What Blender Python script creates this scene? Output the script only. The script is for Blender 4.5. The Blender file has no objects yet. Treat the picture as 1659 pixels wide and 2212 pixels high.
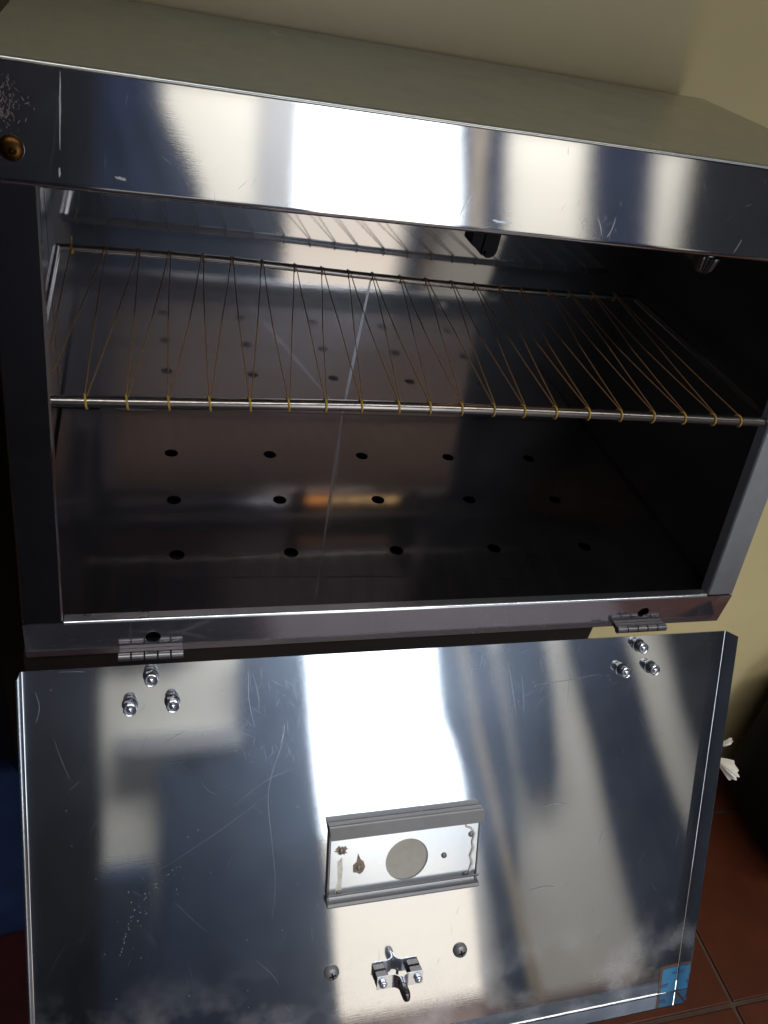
import bpy, bmesh, math, random
from mathutils import Vector, Matrix
from mathutils.geometry import delaunay_2d_cdt

random.seed(7)
SC = bpy.context.scene
COL = SC.collection

# ------------------------------------------------------------------ camera, world, light, exposure
cam_d = bpy.data.cameras.new("camera")
cam = bpy.data.objects.new("camera", cam_d)
COL.objects.link(cam)
SC.camera = cam
RX, RY, RZ = 0.9179, -0.1770, -0.2355
Rm = Matrix.Rotation(RZ, 3, 'Z') @ Matrix.Rotation(RY, 3, 'Y') @ Matrix.Rotation(RX, 3, 'X')
cam.matrix_world = Matrix.Translation((0.0807, -0.4301, 0.4781)) @ Rm.to_4x4()
cam_d.sensor_fit = 'VERTICAL'
cam_d.angle = 2 * math.atan(1106 / 1733.4)
cam_d.clip_start = 0.01
cam_d.clip_end = 50

world = bpy.data.worlds.new("World")
SC.world = world
world.use_nodes = True
bg = world.node_tree.nodes["Background"]
bg.inputs[0].default_value = (0.75, 0.85, 1.0, 1)
bg.inputs[1].default_value = 0.02

SC.view_settings.view_transform = 'Standard'
SC.view_settings.look = 'None'
SC.view_settings.exposure = 0.0
SC.view_settings.gamma = 1.0
SC.cycles.use_denoising = True
SC.cycles.max_bounces = 10
SC.cycles.glossy_bounces = 8
SC.cycles.diffuse_bounces = 4
SC.cycles.caustics_reflective = True
SC.cycles.sample_clamp_indirect = 4.0


def area(name, loc, target, sx, sy, power, colour, spread=180):
    l = bpy.data.lights.new(name, 'AREA')
    l.shape = 'RECTANGLE'
    l.size, l.size_y, l.energy, l.color = sx, sy, power, colour
    l.spread = math.radians(spread)
    o = bpy.data.objects.new(name, l)
    COL.objects.link(o)
    o.location = loc
    d = Vector(target) - Vector(loc)
    o.rotation_euler = d.to_track_quat('-Z', 'Y').to_euler()
    return o


DW0, DW1, DWT = 0.485, 1.045, 0.83      # the open doorway in the rear wall of the room
FLOOR_Z = -0.85
DWC = (DW0 + DW1) / 2
area("doorway_daylight", (DWC, -1.87, 0.255), (DWC, 0, 0.255), DW1 - DW0 + 0.08, 1.23, 11.0, (0.87, 0.94, 1.0))
area("doorway_ground_light", (DWC, -1.87, -0.60), (DWC, 0, -0.60), DW1 - DW0 + 0.08, 0.48, 1.4, (1.0, 0.88, 0.72))
area("rear_wall_fill", (0.7, -1.10, 1.70), (0.7, -1.76, 0.1), 2.6, 0.3, 66, (1.0, 0.965, 0.91), 140)  # unseen fill light added to brighten the cream rear wall

# ------------------------------------------------------------------ measured numbers
W = 0.600                      # outer width of the cabinet
SILL = 0.0348                  # height of the sill, then the front leans back
SL = 0.1982                    # lean of the front
PH = 0.4736                    # swing of the hanging door
TOP = 0.3801
DEPTH = 0.3195
FLOOR = 0.0187
OPEN_T = 0.2908                # opening height measured up the slope
BAND_T = 0.3520
MF = Matrix(((1, 0, 0, 0), (0, math.sin(SL), -math.cos(SL), 0), (0, math.cos(SL), math.sin(SL), SILL), (0, 0, 0, 1)))
MD = Matrix(((1, 0, 0, 0), (0, math.sin(PH), -math.cos(PH), -0.010), (0, math.cos(PH), math.sin(PH), -0.0034), (0, 0, 0, 1)))
I4 = Matrix.Identity(4)


# ------------------------------------------------------------------ mesh helpers
def obj(name, bm, mat, parent=None, smooth=False, bevel=0, M=None):
    if M is not None:
        bm.transform(M)
    bmesh.ops.recalc_face_normals(bm, faces=bm.faces[:])
    me = bpy.data.meshes.new(name)
    bm.to_mesh(me)
    bm.free()
    if smooth:
        me.polygons.foreach_set('use_smooth', [True] * len(me.polygons))
        me.set_sharp_from_angle(angle=math.radians(40))
    for m in (mat if isinstance(mat, (list, tuple)) else [mat]):
        me.materials.append(m)
    o = bpy.data.objects.new(name, me)
    COL.objects.link(o)
    if parent:
        o.parent = parent
    if bevel:
        b = o.modifiers.new("bevel", 'BEVEL')
        b.width, b.segments, b.limit_method, b.angle_limit = bevel, 2, 'ANGLE', math.radians(50)
    return o


def empty(name, loc=(0, 0, 0)):
    o = bpy.data.objects.new(name, None)
    COL.objects.link(o)
    o.location = loc
    return o


def tag(o, label=None, cat=None, group=None, kind=None):
    for k, v in (("label", label), ("category", cat), ("group", group), ("kind", kind)):
        if v:
            o[k] = v
    return o


def add_box(bm, x0, x1, y0, y1, z0, z1, M=None):
    vs = [bm.verts.new((x, y, z)) for x in (x0, x1) for y in (y0, y1) for z in (z0, z1)]
    if M is not None:
        for v in vs:
            v.co = M @ v.co
    for f in ((0, 1, 3, 2), (4, 6, 7, 5), (0, 4, 5, 1), (2, 3, 7, 6), (0, 2, 6, 4), (1, 5, 7, 3)):
        bm.faces.new([vs[i] for i in f])
    return bm


def box(*a, M=None):
    return add_box(bmesh.new(), *a, M=M)


def add_tube(bm, pts, r, seg=8, cap=True):
    pts = [Vector(p) for p in pts]
    rs = r if isinstance(r, (list, tuple)) else [r] * len(pts)
    rings = []
    nrm = None
    for i, p in enumerate(pts):
        t = (pts[min(i + 1, len(pts) - 1)] - pts[max(i - 1, 0)]).normalized()
        if nrm is None:
            nrm = t.orthogonal().normalized()
        nrm = (nrm - t * nrm.dot(t)).normalized()
        b = t.cross(nrm)
        rings.append([bm.verts.new(p + rs[i] * (math.cos(2 * math.pi * k / seg) * nrm + math.sin(2 * math.pi * k / seg) * b)) for k in range(seg)])
    for a, b in zip(rings, rings[1:]):
        for k in range(seg):
            bm.faces.new((a[k], a[(k + 1) % seg], b[(k + 1) % seg], b[k]))
    if cap:
        bm.faces.new(rings[0][::-1])
        bm.faces.new(rings[-1])
    return bm


def tube(pts, r, seg=8):
    return add_tube(bmesh.new(), pts, r, seg)


def add_lathe(bm, prof, seg=20, M=None, ribs=0, rib=0.0):
    """profile of (radius, z) turned about z"""
    rings = []
    for r, z in prof:
        if r <= 1e-7:
            rings.append([bm.verts.new((0, 0, z))])
        else:
            ring = []
            for k in range(seg):
                rr = r - (rib if ribs and k % 2 else 0)
                ring.append(bm.verts.new((rr * math.cos(2 * math.pi * k / seg), rr * math.sin(2 * math.pi * k / seg), z)))
            rings.append(ring)
    for a, b in zip(rings, rings[1:]):
        for k in range(seg):
            if len(a) == 1 and len(b) == 1:
                continue
            if len(a) == 1:
                bm.faces.new((a[0], b[(k + 1) % seg], b[k]))
            elif len(b) == 1:
                bm.faces.new((a[k], a[(k + 1) % seg], b[0]))
            else:
                bm.faces.new((a[k], a[(k + 1) % seg], b[(k + 1) % seg], b[k]))
    if M is not None:
        vs = [v for ring in rings for v in ring]
        for v in vs:
            v.co = M @ v.co
    return bm


def circle(cx, cy, r, n=28, ry=None):
    return [(cx + r * math.cos(2 * math.pi * k / n), cy + (ry or r) * math.sin(2 * math.pi * k / n)) for k in range(n)]


def plate(outer, holes=(), thick=0.001, M=None):
    """flat sheet in local xy with holes cut through, thickness downwards along -z"""
    pts, edges = [], []
    for loop in [outer] + list(holes):
        s = len(pts)
        pts += [Vector(p) for p in loop]
        edges += [(s + i, s + (i + 1) % len(loop)) for i in range(len(loop))]
    v, e, f, _, _, _ = delaunay_2d_cdt(pts, edges, [], 1, 1e-7)

    def inside(p, loop):
        c = False
        for i in range(len(loop)):
            (x0, y0), (x1, y1) = loop[i], loop[i - 1]
            if (y0 > p.y) != (y1 > p.y) and p.x < (x1 - x0) * (p.y - y0) / (y1 - y0) + x0:
                c = not c
        return c
    f = [t for t in f if not any(inside(sum((v[i] for i in t), Vector((0, 0))) / len(t), h) for h in holes)]
    bm = bmesh.new()
    top = [bm.verts.new((p.x, p.y, 0)) for p in v]
    bot = [bm.verts.new((p.x, p.y, -thick)) for p in v]
    cnt = {}
    for t in f:
        bm.faces.new([top[i] for i in t])
        bm.faces.new([bot[i] for i in reversed(t)])
        for i in range(len(t)):
            a, b = t[i], t[(i + 1) % len(t)]
            k = (min(a, b), max(a, b))
            cnt.setdefault(k, []).append((a, b))
    for k, l in cnt.items():
        if len(l) == 1:
            a, b = l[0]
            bm.faces.new((top[b], top[a], bot[a], bot[b]))
    if M is not None:
        bm.transform(M)
    return bm


def strip_profile(prof, a0, a1, thick, n_along=1, place=None):
    """sheet metal: open 2-D profile [(p,q)...] swept from a0 to a1; place(a,p,q)->Vector"""
    bm = bmesh.new()
    full = [prof[0]]
    for p0, p1 in zip(prof, prof[1:]):          # holding points close to every bend keep the flats flat when shaded smooth
        l = math.dist(p0, p1)
        if l > 0.0028:
            for f in (0.0005 / l, 1 - 0.0005 / l):
                full.append((p0[0] + (p1[0] - p0[0]) * f, p0[1] + (p1[1] - p0[1]) * f))
        full.append(p1)
    prof = full
    n = len(prof)
    off = []
    for i in range(n):
        p0 = Vector(prof[max(i - 1, 0)])
        p1 = Vector(prof[min(i + 1, n - 1)])
        t = (p1 - p0).normalized()
        off.append(Vector(prof[i]) + thick * Vector((-t.y, t.x)))
    rows = []
    for j in range(n_along + 1):
        a = a0 + (a1 - a0) * j / n_along
        rows.append(([bm.verts.new(place(a, *p)) for p in prof], [bm.verts.new(place(a, *p)) for p in off]))
    for (u0, l0), (u1, l1) in zip(rows, rows[1:]):
        for i in range(n - 1):
            bm.faces.new((u0[i], u0[i + 1], u1[i + 1], u1[i]))
            bm.faces.new((l0[i], l1[i], l1[i + 1], l0[i + 1]))
        bm.faces.new((u0[0], u1[0], l1[0], l0[0]))
        bm.faces.new((u0[-1], l0[-1], l1[-1], u1[-1]))
    for u, l in (rows[0], rows[-1]):
        for i in range(n - 1):
            bm.faces.new((u[i], l[i], l[i + 1], u[i + 1]))
    return bm


def arc(cx, cy, r, a0, a1, n=5):
    return [(cx + r * math.cos(math.radians(a0 + (a1 - a0) * i / n)), cy + r * math.sin(math.radians(a0 + (a1 - a0) * i / n))) for i in range(n + 1)]


# ------------------------------------------------------------------ materials
def new_mat(name):
    m = bpy.data.materials.new(name)
    m.use_nodes = True
    nt = m.node_tree
    return m, nt, nt.nodes["Principled BSDF"], nt.nodes["Material Output"]


def N(nt, typ, **kw):
    n = nt.nodes.new(typ)
    for k, v in kw.items():
        if k in ('inp',):
            for i, val in v.items():
                n.inputs[i].default_value = val
        else:
            setattr(n, k, v)
    return n


def tex(nt, scale, nscale, detail=3, rough=0.55, coord='Object', rot=(0, 0, 0)):
    tc = N(nt, 'ShaderNodeTexCoord')
    mp = N(nt, 'ShaderNodeMapping')
    mp.inputs['Scale'].default_value = scale
    mp.inputs['Rotation'].default_value = rot
    nt.links.new(tc.outputs[coord], mp.inputs[0])
    no = N(nt, 'ShaderNodeTexNoise')
    no.inputs['Scale'].default_value = nscale
    no.inputs['Detail'].default_value = detail
    no.inputs['Roughness'].default_value = rough
    nt.links.new(mp.outputs[0], no.inputs['Vector'])
    return no, mp, tc


def ramp(nt, src, stops):
    r = N(nt, 'ShaderNodeValToRGB')
    e = r.color_ramp.elements
    e[0].position, e[0].color = stops[0][0], (*[stops[0][1]] * 3, 1) if not isinstance(stops[0][1], tuple) else (*stops[0][1], 1)
    e[1].position, e[1].color = stops[1][0], (*[stops[1][1]] * 3, 1) if not isinstance(stops[1][1], tuple) else (*stops[1][1], 1)
    for p, c in stops[2:]:
        x = e.new(p)
        x.color = (*[c] * 3, 1) if not isinstance(c, tuple) else (*c, 1)
    nt.links.new(src, r.inputs[0])
    return r


def steel(name, base=(0.60, 0.61, 0.63), rough=0.07, tail=0.30, tail_mix=0.22, grain=(2, 60, 60), grain_bump=0.03,
          wave=0.0, dust=0.03, scratch=0.0, blotch=None):
    """polished sheet: a sharp lobe, a soft hazy lobe, brushed grain, slow waviness and a little dust"""
    m, nt, p, out = new_mat(name)
    L = nt.links.new
    g, _, _ = tex(nt, grain, 22, 4, 0.7)
    w, _, _ = tex(nt, (1, 1, 1), 3.2, 1, 0.4)
    s, _, _ = tex(nt, (1, 1, 1), 9, 5, 0.65)
    p.inputs['Base Color'].default_value = (*base, 1)
    p.inputs['Metallic'].default_value = 1
    mr = N(nt, 'ShaderNodeMapRange')
    L(s.outputs[0], mr.inputs[0])
    mr.inputs[1].default_value, mr.inputs[2].default_value = 0.3, 0.75
    mr.inputs[3].default_value, mr.inputs[4].default_value = rough * 0.8, rough * 1.3
    L(mr.outputs[0], p.inputs['Roughness'])
    b1 = N(nt, 'ShaderNodeBump', inp={'Strength': grain_bump, 'Distance': 0.0008})
    L(g.outputs[0], b1.inputs['Height'])
    last = b1
    if wave:
        b2 = N(nt, 'ShaderNodeBump', inp={'Strength': 1.0, 'Distance': wave})
        L(w.outputs[0], b2.inputs['Height'])
        L(b1.outputs[0], b2.inputs['Normal'])
        last = b2
    L(last.outputs[0], p.inputs['Normal'])
    p2 = N(nt, 'ShaderNodeBsdfPrincipled')
    p2.inputs['Base Color'].default_value = (base[0] * 0.80, base[1] * 0.92, min(1, base[2] * 1.12), 1)
    p2.inputs['Metallic'].default_value = 1
    p2.inputs['Roughness'].default_value = tail
    L(last.outputs[0], p2.inputs['Normal'])
    mx = N(nt, 'ShaderNodeMixShader')
    sm, _, _ = tex(nt, (1.0, 1.0, 1.0), 4.0, 5, 0.6)
    smr = ramp(nt, sm.outputs[0], [(0.32, tail_mix * 0.55), (0.72, min(1.0, tail_mix * 1.8))])
    L(smr.outputs[0], mx.inputs[0])
    L(p.outputs[0], mx.inputs[1])
    L(p2.outputs[0], mx.inputs[2])
    df = N(nt, 'ShaderNodeBsdfDiffuse', inp={'Color': (0.62, 0.64, 0.68, 1)})
    r = ramp(nt, s.outputs[0], [(0.35, dust * 0.5), (0.75, dust * 1.8)])
    fac = r.outputs[0]
    if scratch:
        # thin random scratches: stretched cell borders in two directions, kept only in patches
        for k, (sc, rot) in enumerate((((7, 60, 7), (0, 0, 0.5)), ((70, 6, 8), (0.3, 0, -0.25)), ((30, 9, 40), (0.8, 0.4, 0.2)))):
            nn, mp, _ = tex(nt, sc, 3.0, 0, 0.5, rot=rot)
            v = N(nt, 'ShaderNodeTexVoronoi', feature='DISTANCE_TO_EDGE')
            v.inputs['Scale'].default_value = 1.0
            L(mp.outputs[0], v.inputs['Vector'])
            line = ramp(nt, v.outputs['Distance'], [(0.0, 1.0), (0.016, 0.0)])
            pn, _, _ = tex(nt, (1, 1, 1), 14 + 9 * k, 2, 0.6)
            gate = ramp(nt, pn.outputs[0], [(0.56, 0.0), (0.66, 1.0)])
            mu = N(nt, 'ShaderNodeMath', operation='MULTIPLY')
            L(line.outputs[0], mu.inputs[0])
            L(gate.outputs[0], mu.inputs[1])
            m2 = N(nt, 'ShaderNodeMath', operation='MULTIPLY')
            L(mu.outputs[0], m2.inputs[0])
            m2.inputs[1].default_value = scratch
            ad = N(nt, 'ShaderNodeMath', operation='ADD', use_clamp=True)
            L(fac, ad.inputs[0])
            L(m2.outputs[0], ad.inputs[1])
            fac = ad.outputs[0]
    if blotch:
        (lo, hi, amt, zc, zw) = blotch
        bn, _, tc = tex(nt, (1, 1, 1), 16, 5, 0.6)
        sp = N(nt, 'ShaderNodeSeparateXYZ')
        L(tc.outputs['Object'], sp.inputs[0])
        zr = N(nt, 'ShaderNodeMapRange')
        L(sp.outputs[2], zr.inputs[0])
        zr.inputs[1].default_value, zr.inputs[2].default_value = zc + zw, zc - zw
        br = ramp(nt, bn.outputs[0], [(lo, 0.0), (hi, amt)])
        mu = N(nt, 'ShaderNodeMath', operation='MULTIPLY')
        L(br.outputs[0], mu.inputs[0])
        L(zr.outputs[0], mu.inputs[1])
        ad = N(nt, 'ShaderNodeMath', operation='ADD', use_clamp=True)
        L(fac, ad.inputs[0])
        L(mu.outputs[0], ad.inputs[1])
        fac = ad.outputs[0]
    md = N(nt, 'ShaderNodeMixShader')
    L(fac, md.inputs[0])
    L(mx.outputs[0], md.inputs[1])
    L(df.outputs[0], md.inputs[2])
    L(md.outputs[0], out.inputs[0])
    return m


def paint(name, col, rough=0.6, var=0.12, nscale=6, spec=0.3, bump=0.0, bscale=120, metallic=0.0, coat=0.0):
    m, nt, p, out = new_mat(name)
    n, _, _ = tex(nt, (1, 1, 1), nscale, 5, 0.6)
    c0 = tuple(max(0, c * (1 - var)) for c in col)
    c1 = tuple(min(1, c * (1 + var)) for c in col)
    r = ramp(nt, n.outputs[0], [(0.3, c0), (0.7, c1)])
    nt.links.new(r.outputs[0], p.inputs['Base Color'])
    p.inputs['Roughness'].default_value = rough
    p.inputs['Specular IOR Level'].default_value = spec
    p.inputs['Metallic'].default_value = metallic
    p.inputs['Coat Weight'].default_value = coat
    if bump:
        b, _, _ = tex(nt, (1, 1, 1), bscale, 3, 0.6)
        bn = N(nt, 'ShaderNodeBump', inp={'Strength': bump, 'Distance': 0.002})
        nt.links.new(b.outputs[0], bn.inputs['Height'])
        nt.links.new(bn.outputs[0], p.inputs['Normal'])
    return m


M_BAND = steel("polished_steel_front", base=(0.68, 0.685, 0.70), rough=0.055, tail=0.30, tail_mix=0.06, dust=0.004, scratch=0.035, wave=0.0008, grain_bump=0.012)
M_DOOR = steel("polished_steel_door", base=(0.66, 0.685, 0.72), rough=0.05, tail=0.30, tail_mix=0.15, dust=0.006, scratch=0.03, wave=0.0016,
               grain_bump=0.012, blotch=(0.46, 0.66, 0.26, -0.29, 0.05))
M_STILE = steel("dark_mirror_stile", base=(0.5, 0.5, 0.52), rough=0.04, tail=0.30, tail_mix=0.03, dust=0.006, grain_bump=0.01)
M_FLANGE = steel("door_flange_steel", base=(0.5, 0.51, 0.54), rough=0.05, tail=0.25, tail_mix=0.05, dust=0.003, grain_bump=0.01)
M_TOP = steel("brushed_steel_top", base=(0.64, 0.625, 0.58), rough=0.22, tail=0.42, tail_mix=0.5, grain=(90, 1.5, 3), grain_bump=0.14, dust=0.03)
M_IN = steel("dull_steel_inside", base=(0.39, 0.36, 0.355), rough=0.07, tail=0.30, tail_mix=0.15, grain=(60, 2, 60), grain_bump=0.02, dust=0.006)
M_SIDE = steel("dark_side_panel", base=(0.075, 0.07, 0.066), rough=0.34, tail=0.45, tail_mix=0.4, grain=(60, 2, 60), grain_bump=0.03, dust=0.008)  # dark and rough so the heater glow does not mirror in the right side
M_INB = steel("dull_steel_back", base=(0.54, 0.53, 0.54), rough=0.05, tail=0.28, tail_mix=0.12, grain=(2, 60, 60), grain_bump=0.015, dust=0.006)
M_SILL = steel("worn_steel_sill", base=(0.56, 0.54, 0.58), rough=0.09, tail=0.34, tail_mix=0.16, dust=0.02, scratch=0.06)
M_SILE = steel("satin_steel_stile", base=(0.60, 0.59, 0.585), rough=0.22, tail=0.4, tail_mix=0.5, dust=0.03)
M_ROD = steel("steel_rod", base=(0.23, 0.21, 0.20), rough=0.22, tail=0.4, tail_mix=0.10, grain=(3, 60, 60), grain_bump=0.06, dust=0.012)
M_ZINC = steel("zinc_hardware", base=(0.66, 0.67, 0.68), rough=0.16, tail=0.4, tail_mix=0.3, dust=0.02)
M_HINGE = steel("dull_hinge_steel", base=(0.20, 0.19, 0.185), rough=0.28, tail=0.45, tail_mix=0.4, dust=0.02)
M_NUTD = steel("dark_nut_side", base=(0.13, 0.13, 0.14), rough=0.3, tail=0.45, tail_mix=0.3, dust=0.02)
M_DARKM = paint("dark_hardware_steel", (0.10, 0.095, 0.095), 0.35, metallic=0.9)
M_RAIL = steel("grey_sheet_rail", base=(0.19, 0.175, 0.165), rough=0.35, tail=0.55, tail_mix=0.5, dust=0.12)
M_SLIDE = steel("satin_slide_plate", base=(0.82, 0.80, 0.76), rough=0.20, tail=0.42, tail_mix=0.55, dust=0.08)
M_DISC = paint("dull_grey_zinc", (0.34, 0.33, 0.31), 0.6, 0.08, 80)
M_STAIN = paint("brown_glue_stain", (0.22, 0.17, 0.12), 0.6, 0.4, 200)
M_GLUE = paint("dried_clear_glue", (0.55, 0.54, 0.50), 0.25, 0.2, 300)
M_BRASS = paint("brass", (0.075, 0.038, 0.012), 0.35, 0.25, 200, metallic=1.0)
M_CORD = paint("tan_waxed_cord", (0.23, 0.130, 0.057), 0.8, 0.3, 400, bump=0.5, bscale=900)
M_CORDY = paint("yellow_lit_cord", (0.42, 0.27, 0.045), 0.7, 0.3, 400, bump=0.5, bscale=900)  # yellow knot colour; front loops wear it as light put into the colour
M_BLACKP = paint("black_plastic", (0.004, 0.0045, 0.007), 0.6, 0.2, 60, spec=0.15)
M_SCUFF = steel("pale_scuff", base=(0.50, 0.51, 0.54), rough=0.20, tail=0.42, tail_mix=0.45, dust=0.035)
M_STREAK = steel("painted_light_smear", base=(0.48, 0.48, 0.51), rough=0.33, tail=0.5, tail_mix=0.5, dust=0.022)  # light smear put into the sheet colour
M_STREAKF = steel("faint_light_smear", base=(0.41, 0.40, 0.41), rough=0.16, tail=0.40, tail_mix=0.3, dust=0.007)
M_WORN = paint("worn_dull_patch", (0.17, 0.14, 0.135), 0.7, 0.35, 300)
M_PALE = paint("pale_speck", (0.45, 0.46, 0.48), 0.4, 0.1, 300)
M_BLUES = paint("blue_sticker", (0.032, 0.150, 0.29), 0.55, 0.08, 90)
M_BLUED = paint("dark_blue_print", (0.02, 0.05, 0.14), 0.45, 0.1, 90)
M_BROWNT = paint("brown_tape_edge", (0.10, 0.055, 0.04), 0.5, 0.2, 120)
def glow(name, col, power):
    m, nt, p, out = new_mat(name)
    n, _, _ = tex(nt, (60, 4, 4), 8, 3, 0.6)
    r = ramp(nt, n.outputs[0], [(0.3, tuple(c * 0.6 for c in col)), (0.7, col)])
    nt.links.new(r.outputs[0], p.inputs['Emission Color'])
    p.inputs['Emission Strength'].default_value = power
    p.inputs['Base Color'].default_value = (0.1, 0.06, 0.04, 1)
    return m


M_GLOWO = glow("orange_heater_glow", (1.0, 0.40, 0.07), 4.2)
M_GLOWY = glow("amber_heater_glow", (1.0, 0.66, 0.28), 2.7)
M_WALL = paint("cream_yellow_wall", (0.76, 0.655, 0.365), 0.7, 0.05, 3, bump=0.12, bscale=160)
M_BOARD = paint("beige_board", (0.78, 0.69, 0.42), 0.42, 0.06, 4, spec=0.5, bump=0.05, bscale=160)
M_CREAM = paint("pale_cream_wall", (0.74, 0.72, 0.665), 0.7, 0.05, 3)
M_BROWN = paint("dark_brown_wood", (0.045, 0.030, 0.022), 0.7, 0.2, 8, spec=0.1)
M_MATG = paint("grey_mat", (0.15, 0.135, 0.15), 0.9, 0.25, 20)
M_DIM = paint("grey_plaster", (0.22, 0.21, 0.20), 0.8, 0.06, 3)
M_TILE = paint("terracotta_tile", (0.060, 0.0145, 0.006), 0.4, 0.25, 9, spec=0.5, bump=0.1, bscale=60)
M_GROUT = paint("dark_grout", (0.06, 0.04, 0.03), 0.9, 0.2, 40)
M_NAVY = paint("navy_cloth", (0.013, 0.020, 0.050), 0.9, 0.25, 9, spec=0.1)
M_SLATE = paint("slate_blue_cloth", (0.034, 0.050, 0.092), 0.9, 0.2, 6, spec=0.1)
M_DARK = paint("dark_lacquer", (0.006, 0.006, 0.010), 0.7, 0.2, 9, spec=0.08)
M_BLACKC = paint("black_vinyl", (0.003, 0.003, 0.004), 0.7, 0.3, 12, spec=0.08)
M_BLUEC = paint("royal_blue_cloth", (0.008, 0.024, 0.085), 0.85, 0.3, 9)
M_GREYW = paint("grey_painted_wood", (0.40, 0.41, 0.43), 0.6, 0.06, 5)
M_WOOD = paint("tan_wood", (0.44, 0.35, 0.24), 0.55, 0.2, 14)
M_WHITE = paint("white_tissue", (0.78, 0.77, 0.74), 0.8, 0.06, 60)
M_MAROON = paint("maroon_mat", (0.030, 0.003, 0.005), 0.95, 0.25, 14)

# ------------------------------------------------------------------ the room: walls, floor, doorway
RX0, RX1, RY0, RY1, RZ1 = -1.6, 2.60, -1.76, 0.36, 1.85
tag(obj('wall', box(RX0, RX1, RY1, RY1 + 0.1, FLOOR_Z - 0.02, RZ1), M_WALL), kind='structure')
bm = bmesh.new()
add_box(bm, RX0, DW0, RY0 - 0.12, RY0, FLOOR_Z - 0.02, RZ1)
add_box(bm, DW1, RX1, RY0 - 0.12, RY0, FLOOR_Z - 0.02, RZ1)
add_box(bm, DW0, DW1, RY0 - 0.12, RY0, DWT, RZ1)
tag(obj('wall', bm, M_CREAM), kind='structure')
tag(obj('wall', box(RX0 - 0.1, RX0, RY0, RY1, FLOOR_Z - 0.02, RZ1), M_BROWN), kind='structure')
tag(obj('wall', box(RX1, RX1 + 0.1, RY0, RY1, FLOOR_Z - 0.02, RZ1), M_DIM), kind='structure')
tag(obj('ceiling', box(RX0 - 0.1, RX1 + 0.1, RY0 - 0.12, RY1 + 0.1, RZ1, RZ1 + 0.1), M_BROWN), kind='structure')
floor = tag(obj('floor', box(RX0, RX1, RY0 - 0.3, RY1, FLOOR_Z - 0.03, FLOOR_Z - 0.005), M_GROUT), kind='structure')
TS = 0.33
tile_me = None
for i in range(-8, 5):
    for j in range(-6, 2):
        x0, y0 = 1.0126 + i * TS, -0.0785 + j * TS
        if x0 > RX1 - 0.05 or y0 > RY1 - 0.05 or x0 < RX0 - 0.3 or y0 < RY0 - 0.3:
            continue
        if tile_me is None:
            t = obj('tile', box(0.004, TS - 0.004, 0.004, TS - 0.004, -0.008, 0), M_TILE, floor, bevel=0.0015)
            tile_me = t
        else:
            t = tile_me.copy()
            COL.objects.link(t)
            t.parent = floor
        t.location = (x0, y0, FLOOR_Z + random.uniform(-0.0006, 0.0006))

pm = obj('pelmet', box(-1.2, 2.4, RY0 + 0.001, RY0 + 0.05, 0.835, RZ1 - 0.05), M_BROWN, bevel=0.004)  # unseen board added to darken the upper rear wall in reflections
tag(pm, 'deep dark brown pelmet board added above the doorway to darken what the steel mirrors', 'pelmet')
mt = obj('floor_mat', box(-0.35, 0.34, -1.22, -0.42, FLOOR_Z + 0.001, FLOOR_Z + 0.008), M_DARK, bevel=0.002)  # added so the left of the sill mirrors something dark
tag(mt, 'black mat on the tiles added to darken the left of the sill reflection', 'mat')
mt = obj('floor_mat', box(0.36, 1.25, -1.22, -0.22, FLOOR_Z + 0.001, FLOOR_Z + 0.008), M_MATG, bevel=0.002)  # added so the sill mirrors grey instead of red tile
tag(mt, 'grey mat on the terracotta tiles added to grey the right of the sill reflection', 'mat')
mt = obj('floor_mat', box(0.97, 2.2, RY0 + 0.08, -1.27, FLOOR_Z + 0.001, FLOOR_Z + 0.008), M_DARK, bevel=0.002)  # added to darken the floor mirrored low in the door
tag(mt, 'black mat added at the foot of the rear wall to darken the door reflection', 'mat')
mt = obj('floor_mat', box(-0.55, 0.02, -0.36, 0.33, FLOOR_Z + 0.001, FLOOR_Z + 0.007), M_MAROON, bevel=0.002)  # sheet added to make the red floor darker here
tag(mt, 'dark maroon mat added to darken the tiles beside the blue cloth bundle', 'mat')

# door frame round the bright doorway
df = empty('door_frame', (DW0, RY0, FLOOR_Z))
for a in ((DW0 + 0.0005, DW0 + 0.012), (DW1 - 0.012, DW1 - 0.0005)):
    o = obj('jamb', box(a[0] - DW0, a[1] - DW0, -0.10, -0.002, 0, DWT - FLOOR_Z), M_GREYW, df)
obj('lintel', box(0.0125, DW1 - DW0 - 0.0125, -0.10, -0.002, DWT - FLOOR_Z - 0.02, DWT - FLOOR_Z - 0.0005), M_GREYW, df)
tag(df, 'slate grey frame of the bright open doorway behind the camera', 'door frame')


def lerp_list(l, z):
    l = sorted(l, key=lambda p: p[1])
    if z <= l[0][1]:
        return l[0][0]
    for (x0, z0), (x1, z1) in zip(l, l[1:]):
        if z <= z1:
            return x0 + (x1 - x0) * (z - z0) / max(1e-6, z1 - z0)
    return l[-1][0]


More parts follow.
